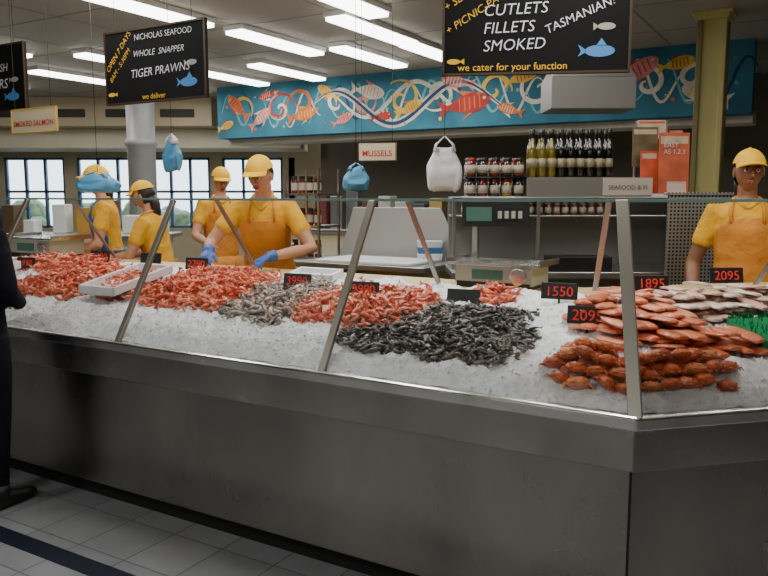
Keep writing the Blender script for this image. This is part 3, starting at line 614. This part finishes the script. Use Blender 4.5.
bag('blue_plastic_bag',(-.18,4.9,1.63),.17,.14,bluebag,yaw=.3)
bag('blue_plastic_bag',(-1.47,5.3,1.77),.15,.20,bluebag,whitebag,yaw=-.5)
bag('blue_plastic_bag',(-2.03,5.4,1.62),.34,.12,bluebag,yaw=-.4)
# ---------------------------------------------------------------- people
def clamp(x,a=0,b=1): return max(a,min(b,x))
def seg_d(p,a,b):
    ab=b-a; t=clamp((p-a).dot(ab)/ab.length_squared); return (p-a-ab*t).length,t
def evalmesh(o):
    bpy.context.view_layer.update(); me=bpy.data.meshes.new_from_object(o.evaluated_get(bpy.context.evaluated_depsgraph_get())); bpy.data.objects.remove(o); return me
def remeshed(mb,vox,sm):
    o=mb.obj('tmp',[]); r=o.modifiers.new('r','REMESH'); r.mode='VOXEL'; r.voxel_size=vox; r.use_smooth_shade=True
    s=o.modifiers.new('s','SMOOTH'); s.factor=.5; s.iterations=sm; return evalmesh(o)
def person(name,loc,yaw,H,lean=0,hp=0,hy=0,arms=None,shirt=yellow,skin=skin1,apron=None,cap=True,hair='short',longsl=False,glove=False,trou=navy):
    r=root(name,loc,yaw,H/1.75); mb=MB(); piv=.95
    def bend(p):
        p=V(p); a=lean*clamp((p.z-.88)/.27); z=p.z-piv
        return V((p.x,p.y*math.cos(a)-z*math.sin(a),piv+z*math.cos(a)+p.y*math.sin(a)))
    def unbend(p):
        y,z=p.y,p.z-piv; return V((p.x,y*math.cos(lean)+z*math.sin(lean),piv-y*math.sin(lean)+z*math.cos(lean)))
    secs=[]
    for z,rx,ry,y0 in [(.80,.12,.09,.01),(.87,.165,.115,.01),(.95,.175,.12,.01),(1.04,.158,.108,0),(1.12,.15,.102,0),(1.22,.162,.112,0),(1.31,.172,.12,.0),(1.38,.172,.112,.005),(1.43,.152,.092,.01),(1.465,.10,.07,.015),(1.485,.06,.056,.015)]:
        c=bend((0,y0,z)); c2=bend((0,y0-.1,z)); secs.append((c,V((1,0,0)),(c-c2).normalized(),rx,ry))
    mb.loft(secs,24)
    hc=bend((0,-.012,1.635)); HR=Matrix.Rotation(hy,3,'Z')@Matrix.Rotation(lean*.7+hp,3,'X')
    nb=bend((0,.015,1.44)); nt_=hc+HR@V((0,.018,-.06)); mb.tube([nb,(nb+nt_)/2,nt_],[.062,.053,.055],14)
    sh={};arms=arms or {}
    for sd in (-1,1):
        A_=arms.get(sd,((sd*.25,.03,1.12),(sd*.25,-.08,.88),(0,-.2,-1)))
        s0=bend((sd*.165,.01,1.405)); el=V(A_[0]); wr=V(A_[1]); sh[sd]=(s0,el,wr,V(A_[2]).normalized())
        k=.64 if not longsl else .9
        pts=[bend((sd*.10,.01,1.40)),s0,s0.lerp(el,.3),s0.lerp(el,k-.03),s0.lerp(el,k),el,el.lerp(wr,.3),el.lerp(wr,.7),wr]
        rd=[.055,.066,.062,.062,.047,.043,.042,.033,.027] if not longsl else [.055,.068,.062,.056,.055,.05,.05,.043,.038]
        mb.tube(pts,rd,12)
        hx=sd*.09; mb.tube([(hx,.01,.90),(sd*.095,0,.72),(sd*.10,-.01,.50),(sd*.102,.01,.33),(sd*.105,.015,.10)],[.095,.088,.062,.06,.046],14)
    me=remeshed(mb,.012,4); mats=[shirt,skin,trou,gloveb]
    for m in mats: me.materials.append(m)
    mi=[];info=[]
    for pg in me.polygons:
        c=pg.center; best='torso'; idx=0
        du=unbend(c) if c.z>1.0 else c
        for sd in (-1,1):
            s0,el,wr,_=sh[sd]; d1,t1=seg_d(c,s0,el); d2,t2=seg_d(c,el,wr)
            if d2<.075 and d2<=d1+.0: best='fore'; idx=(0 if longsl else 1)
            elif d1<.082 and abs(du.x)>.13: best='up'; idx=0 if (t1<(.63 if not longsl else 2)) else 1
        if best=='torso':
            dn,tn=seg_d(c,nb,nt_)
            if du.z>1.472 and dn<.09: idx=1
            elif c.z<.9: idx=2
        mi.append(idx); info.append((best,du,pg.normal.copy()))
    me.polygons.foreach_set('material_index',mi); me.polygons.foreach_set('use_smooth',[True]*len(mi))
    bo=bpy.data.objects.new('body',me); COL.objects.link(bo); attach(bo,r,True)
    cb=MB()
    for sd in (-1,1): cb.tube([bend((0,.085,1.490)),bend((sd*.05,.06,1.492)),bend((sd*.066,.01,1.485)),bend((sd*.045,-.05,1.462)),bend((sd*.004,-.088,1.43))],[.012,.013,.014,.015,.010],8,0,.6)
    cb.obj('collar',[shirt],r,smooth=True,local=True)
    if apron:
        keep=[p for p,(b,du,nn) in zip(me.polygons,info) if b!='fore' and b!='up' and .8<p.center.z and du.z<1.37 and p.center.z>.78 and (Matrix.Rotation(-lean,3,'X')@nn).y<.05 and abs(du.x)<.095+clamp((1.37-du.z)*.9,0,.1)]
        mp2={};vs=[];fs=[]
        for p in keep:
            f=[]
            for vi in p.vertices:
                if vi not in mp2: mp2[vi]=len(vs); v=me.vertices[vi]; vs.append(v.co+v.normal*.009)
                f.append(mp2[vi])
            fs.append(f)
        ab=MB(); ab.add(vs,fs)
        rs=[]
        for i in range(6):
            z=.92-.42*i/5; rs.append([V((.2*math.sin(a)*(1+.03*i),-(.125+.012*i)*math.cos(a)-.012+.006*math.sin(a*9+i),z)) for a in [-1.35+2.7*j/16 for j in range(17)]])
        ab.rings(rs,0,cap=False,closed=False)
        for sd in (-1,1): ab.tube([bend((sd*.085,-.112,1.35)),bend((sd*.085,-.085,1.42)),bend((sd*.07,-.03,1.478)),bend((sd*.05,.06,1.49))],.009,6)
        ab.tube([bend((.165*math.sin(a),.125*math.cos(a)+.005,1.06)) for a in [-1.9+3.8*j/14 for j in range(15)]],.009,6)
        ao=ab.obj('apron',[apron],r,smooth=True,local=True); so=ao.modifiers.new('s','SOLIDIFY'); so.thickness=.004
    for sd in (-1,1):
        s0,el,wr,hd_=sh[sd]; f=hd_; pn=V((-sd*.9,0,-.2)) if abs(f.z)>.8 else V((0,-.15,-1)); pn=(pn-f*pn.dot(f)).normalized(); lat=f.cross(pn).normalized()
        if abs(f.z)>.8:
            lat=lat if lat.y<0 else -lat
        else: lat=lat if lat.x*sd<0 else -lat
        hb=MB(); hb.loft([(wr-f*.02,lat,pn,.027,.022),(wr+f*.02,lat,pn,.034,.018),(wr+f*.06,lat,pn,.042,.016),(wr+f*.088,lat,pn,.040,.013)],14)
        for k,(off,L_) in enumerate([(.030,.072),(.010,.080),(-.010,.074),(-.030,.058)]):
            b=wr+f*.078+lat*off; d=(f+lat*off*2.5).normalized(); pts=[b-d*.015,b]; ang=0
            for sg in (.44,.32,.24):
                ang+=.38+.05*k; dd=d*math.cos(ang)+pn*math.sin(ang); pts.append(pts[-1]+dd*L_*sg)
            hb.tube(pts,[.010,.0105,.0095,.0085,.006],8)
        b=wr+f*.025+lat*.026; d=(f*.65+lat*.75+pn*.25).normalized(); d2=(f*.9+lat*.25+pn*.35).normalized()
        hb.tube([b-d*.01,b+d*.032,b+d*.032+d2*.028,b+d*.034+d2*.05],[.014,.012,.0105,.007],8)
        if glove: 
            fd=(el-wr).normalized(); hb.tube([wr+fd*.06,wr+fd*.02,wr-fd*.005],[.040,.035,.030],12)
        hm=remeshed(hb,.0045,2); hm.materials.append(gloveb if glove else skin); hm.polygons.foreach_set('use_smooth',[True]*len(hm.polygons))
        ho=bpy.data.objects.new('hand',hm); COL.objects.link(ho); attach(ho,r,True)
        sb=MB(); X=V((1,0,0)); Z=V((0,0,1)); x=sd*.105
        sb.loft([((x,.07,.045),X,Z,.03,.035),((x,.04,.05),X,Z,.042,.048),((x,-.03,.045),X,Z,.045,.045),((x,-.12,.032),X,Z,.05,.031),((x,-.18,.028),X,Z,.04,.026),((x,-.20,.024),X,Z,.02,.018)],14)
        sb.tube([(x,.02,.05),(x,.015,.13)],[.05,.05],12); sb.obj('shoe',[shoe],r,smooth=True,local=True)
    hb=MB(); T=lambda p:hc+HR@V(p); n=28
    def hp_(dx,dy,dz,e=0):
        x,y,z=dx*(.074+e),dy*(.093+e),dz*(.118+e)
        if dz<0:
            q=-dz; x*=1-.30*q**1.4; y*=(1-.12*q) if dy<0 else (1-.38*q)
        if dy<0: y*=.95
        return (x,y,z)
    def shell(e,cond,mi,n=28,m=20,tf=hp_):
        vs=[];ok={};fs=[]
        for i in range(m+1):
            th=math.pi*i/m
            for j in range(n):
                a=2*math.pi*j/n; d=(math.sin(th)*math.cos(a),math.sin(th)*math.sin(a),math.cos(th)); vs.append(T(tf(*d,e))); ok[i*n+j]=cond(*d)
        for i in range(m):
            for j in range(n):
                k=(j+1)%n; q=(i*n+j,(i+1)*n+j,(i+1)*n+k,i*n+k)
                if all(ok[z] for z in q): fs.append(q)
        hb.add(vs,fs,mi)
    shell(0,lambda x,y,z:True,0)
    hb.tube([T((0,-.086,.018)),T((0,-.098,-.005)),T((0,-.108,-.024)),T((0,-.092,-.036))],[.007,.009,.013,.007],8)
    hb.sph(T((.011,-.093,-.030)),(.007,.008,.006),0,8); hb.sph(T((-.011,-.093,-.030)),(.007,.008,.006),0,8)
    for sd in (-1,1):
        hb.sph(T((sd*.029,-.077,.004)),(.014,.011,.009),1,10,HR); hb.sph(T((sd*.029,-.0865,.004)),(.006,.004,.006),2,8,HR)
        hb.tube([T((sd*.014,-.089,.022)),T((sd*.03,-.088,.027)),T((sd*.046,-.076,.021))],[.003,.004,.002],6,3)
        hb.tube([T((sd*.016,-.086,.011)),T((sd*.03,-.0875,.015)),T((sd*.043,-.078,.009))],.0028,6,0)
        hb.sph(T((sd*.076,.008,-.004)),(.009,.020,.032),0,10,HR)
    hb.tube([T((-.024,-.079,-.058)),T((-.01,-.088,-.054)),T((0,-.0885,-.056)),T((.01,-.088,-.054)),T((.024,-.079,-.058))],[.002,.005,.005,.005,.002],6,4)
    hb.tube([T((-.02,-.079,-.062)),T((0,-.087,-.066)),T((.02,-.079,-.062))],[.002,.006,.002],6,4)
    zl=-.35 if hair=='short' else -.75
    shell(.011,lambda x,y,z:(z>.42 or y>-.18+max(0,-z)*.5) and z>zl,3)
    if hair=='long':
        hb.loft([(T((0,.075,-.02)),HR@V((1,0,0)),HR@V((0,1,0)),.06,.035),(T((0,.085,-.09)),HR@V((1,0,0)),HR@V((0,1,0)),.062,.035),(T((0,.08,-.16)),HR@V((1,0,0)),HR@V((0,1,0)),.05,.03),(T((0,.08,-.22)),HR@V((1,0,0)),HR@V((0,1,0)),.02,.015)],14,3)
    if cap:
        shell(0,lambda x,y,z:z>.13,5,tf=lambda dx,dy,dz,e:(dx*.086,dy*.105+.002,.030+dz*.100))
        shell(0,lambda x,y,z:.1<z<.33,5,tf=lambda dx,dy,dz,e:(dx*.0875,dy*.1065+.002,.030+dz*.100))
        hb.sph(T((0,.002,.131)),(.009,.009,.005),5,8)
        for dz in (0,-.005):
            vs=[];fs=[]
            for j in range(15):
                a=-1.15+2.3*j/14
                for k in range(5):
                    u=k/4; ex=.056*math.cos(a*1.05)**.7
                    rx=.085*math.sin(a)*(1+.06*u); ry=-(.104*math.cos(a))-ex*u; zz=.050-.012*u-.16*rx*rx/.086*(.6+.6*u)+dz
                    vs.append(T((rx,ry,zz)))
            for j in range(14):
                for k in range(4): fs.append((j*5+k,(j+1)*5+k,(j+1)*5+k+1,j*5+k+1))
            hb.add(vs,fs,5)
    hb.obj('head',[skin,eyew,irism,hairm,lipm,capy],r,smooth=True,local=True)
    return r
Y1=yaw1
person('fishmonger_man',(-.80,5.26,.1),-.05,1.80,lean=.36,hp=.06,hy=-.3,arms={-1:((-.34,-.22,1.15),(-.29,-.46,1.11),(.1,-1,-.35)),1:((.33,-.26,1.12),(.08,-.48,1.08),(-.5,-1,-.3))},apron=orange,glove=True)
person('fishmonger_woman',(2.08,4.35,.1),-.36,1.75,lean=.02,hp=-.02,hy=.12,arms={-1:((-.27,.02,1.10),(-.27,-.14,.90),(0,-.4,-1)),1:((.25,.0,1.12),(.22,-.2,1.0),(0,-1,-.3))},apron=orange,skin=skin2,hair='long')
p=S1(4.58,1.75,.1); person('fishmonger_woman',p,Y1-.7,1.74,lean=.12,hp=.0,arms={-1:((-.26,-.12,1.12),(-.2,-.36,1.06),(0,-1,-.2)),1:((.26,-.1,1.12),(.2,-.36,1.06),(0,-1,-.2))},apron=blueap,hair='long')
p=S1(4.0,1.75,.1); person('fishmonger_woman',p,Y1-1.2,1.62,lean=.2,hp=.1,arms={-1:((-.26,-.16,1.12),(-.2,-.42,1.1),(0,-1,-.2)),1:((.26,-.16,1.12),(.2,-.42,1.1),(0,-1,-.2))},apron=orange,hair='long')
p=S1(4.55,3.0,.1); person('fishmonger_man',p,Y1+1.0,1.76,lean=.1,hp=.2,arms={-1:((-.26,-.12,1.12),(-.2,-.36,1.06),(0,-1,-.2)),1:((.26,-.1,1.12),(.2,-.36,1.06),(0,-1,-.2))},apron=orange)
person('customer_man',(-2.06,3.765,0),math.pi+Y1+.15,1.74,lean=.0,hp=.1,arms={-1:((-.225,.0,1.13),(-.10,-.18,1.05),(.6,-.4,0)),1:((.225,.0,1.13),(.10,-.18,1.05),(-.6,-.4,0))},shirt=darkcl,cap=False,longsl=True,trou=darkcl)
# ---------------------------------------------------------------- world, camera
w=bpy.data.worlds.new('World'); scn.world=w; w.use_nodes=True; bg=w.node_tree.nodes['Background']; bg.inputs[0].default_value=(.84,.92,1,1); bg.inputs[1].default_value=4.0
cd=bpy.data.cameras.new('Camera'); cam=bpy.data.objects.new('Camera',cd); COL.objects.link(cam); cam.location=(0,0,1.6); cam.rotation_euler=(math.radians(83),0,0); cd.lens=35.34; cd.sensor_width=36; cd.clip_start=.05
scn.camera=cam
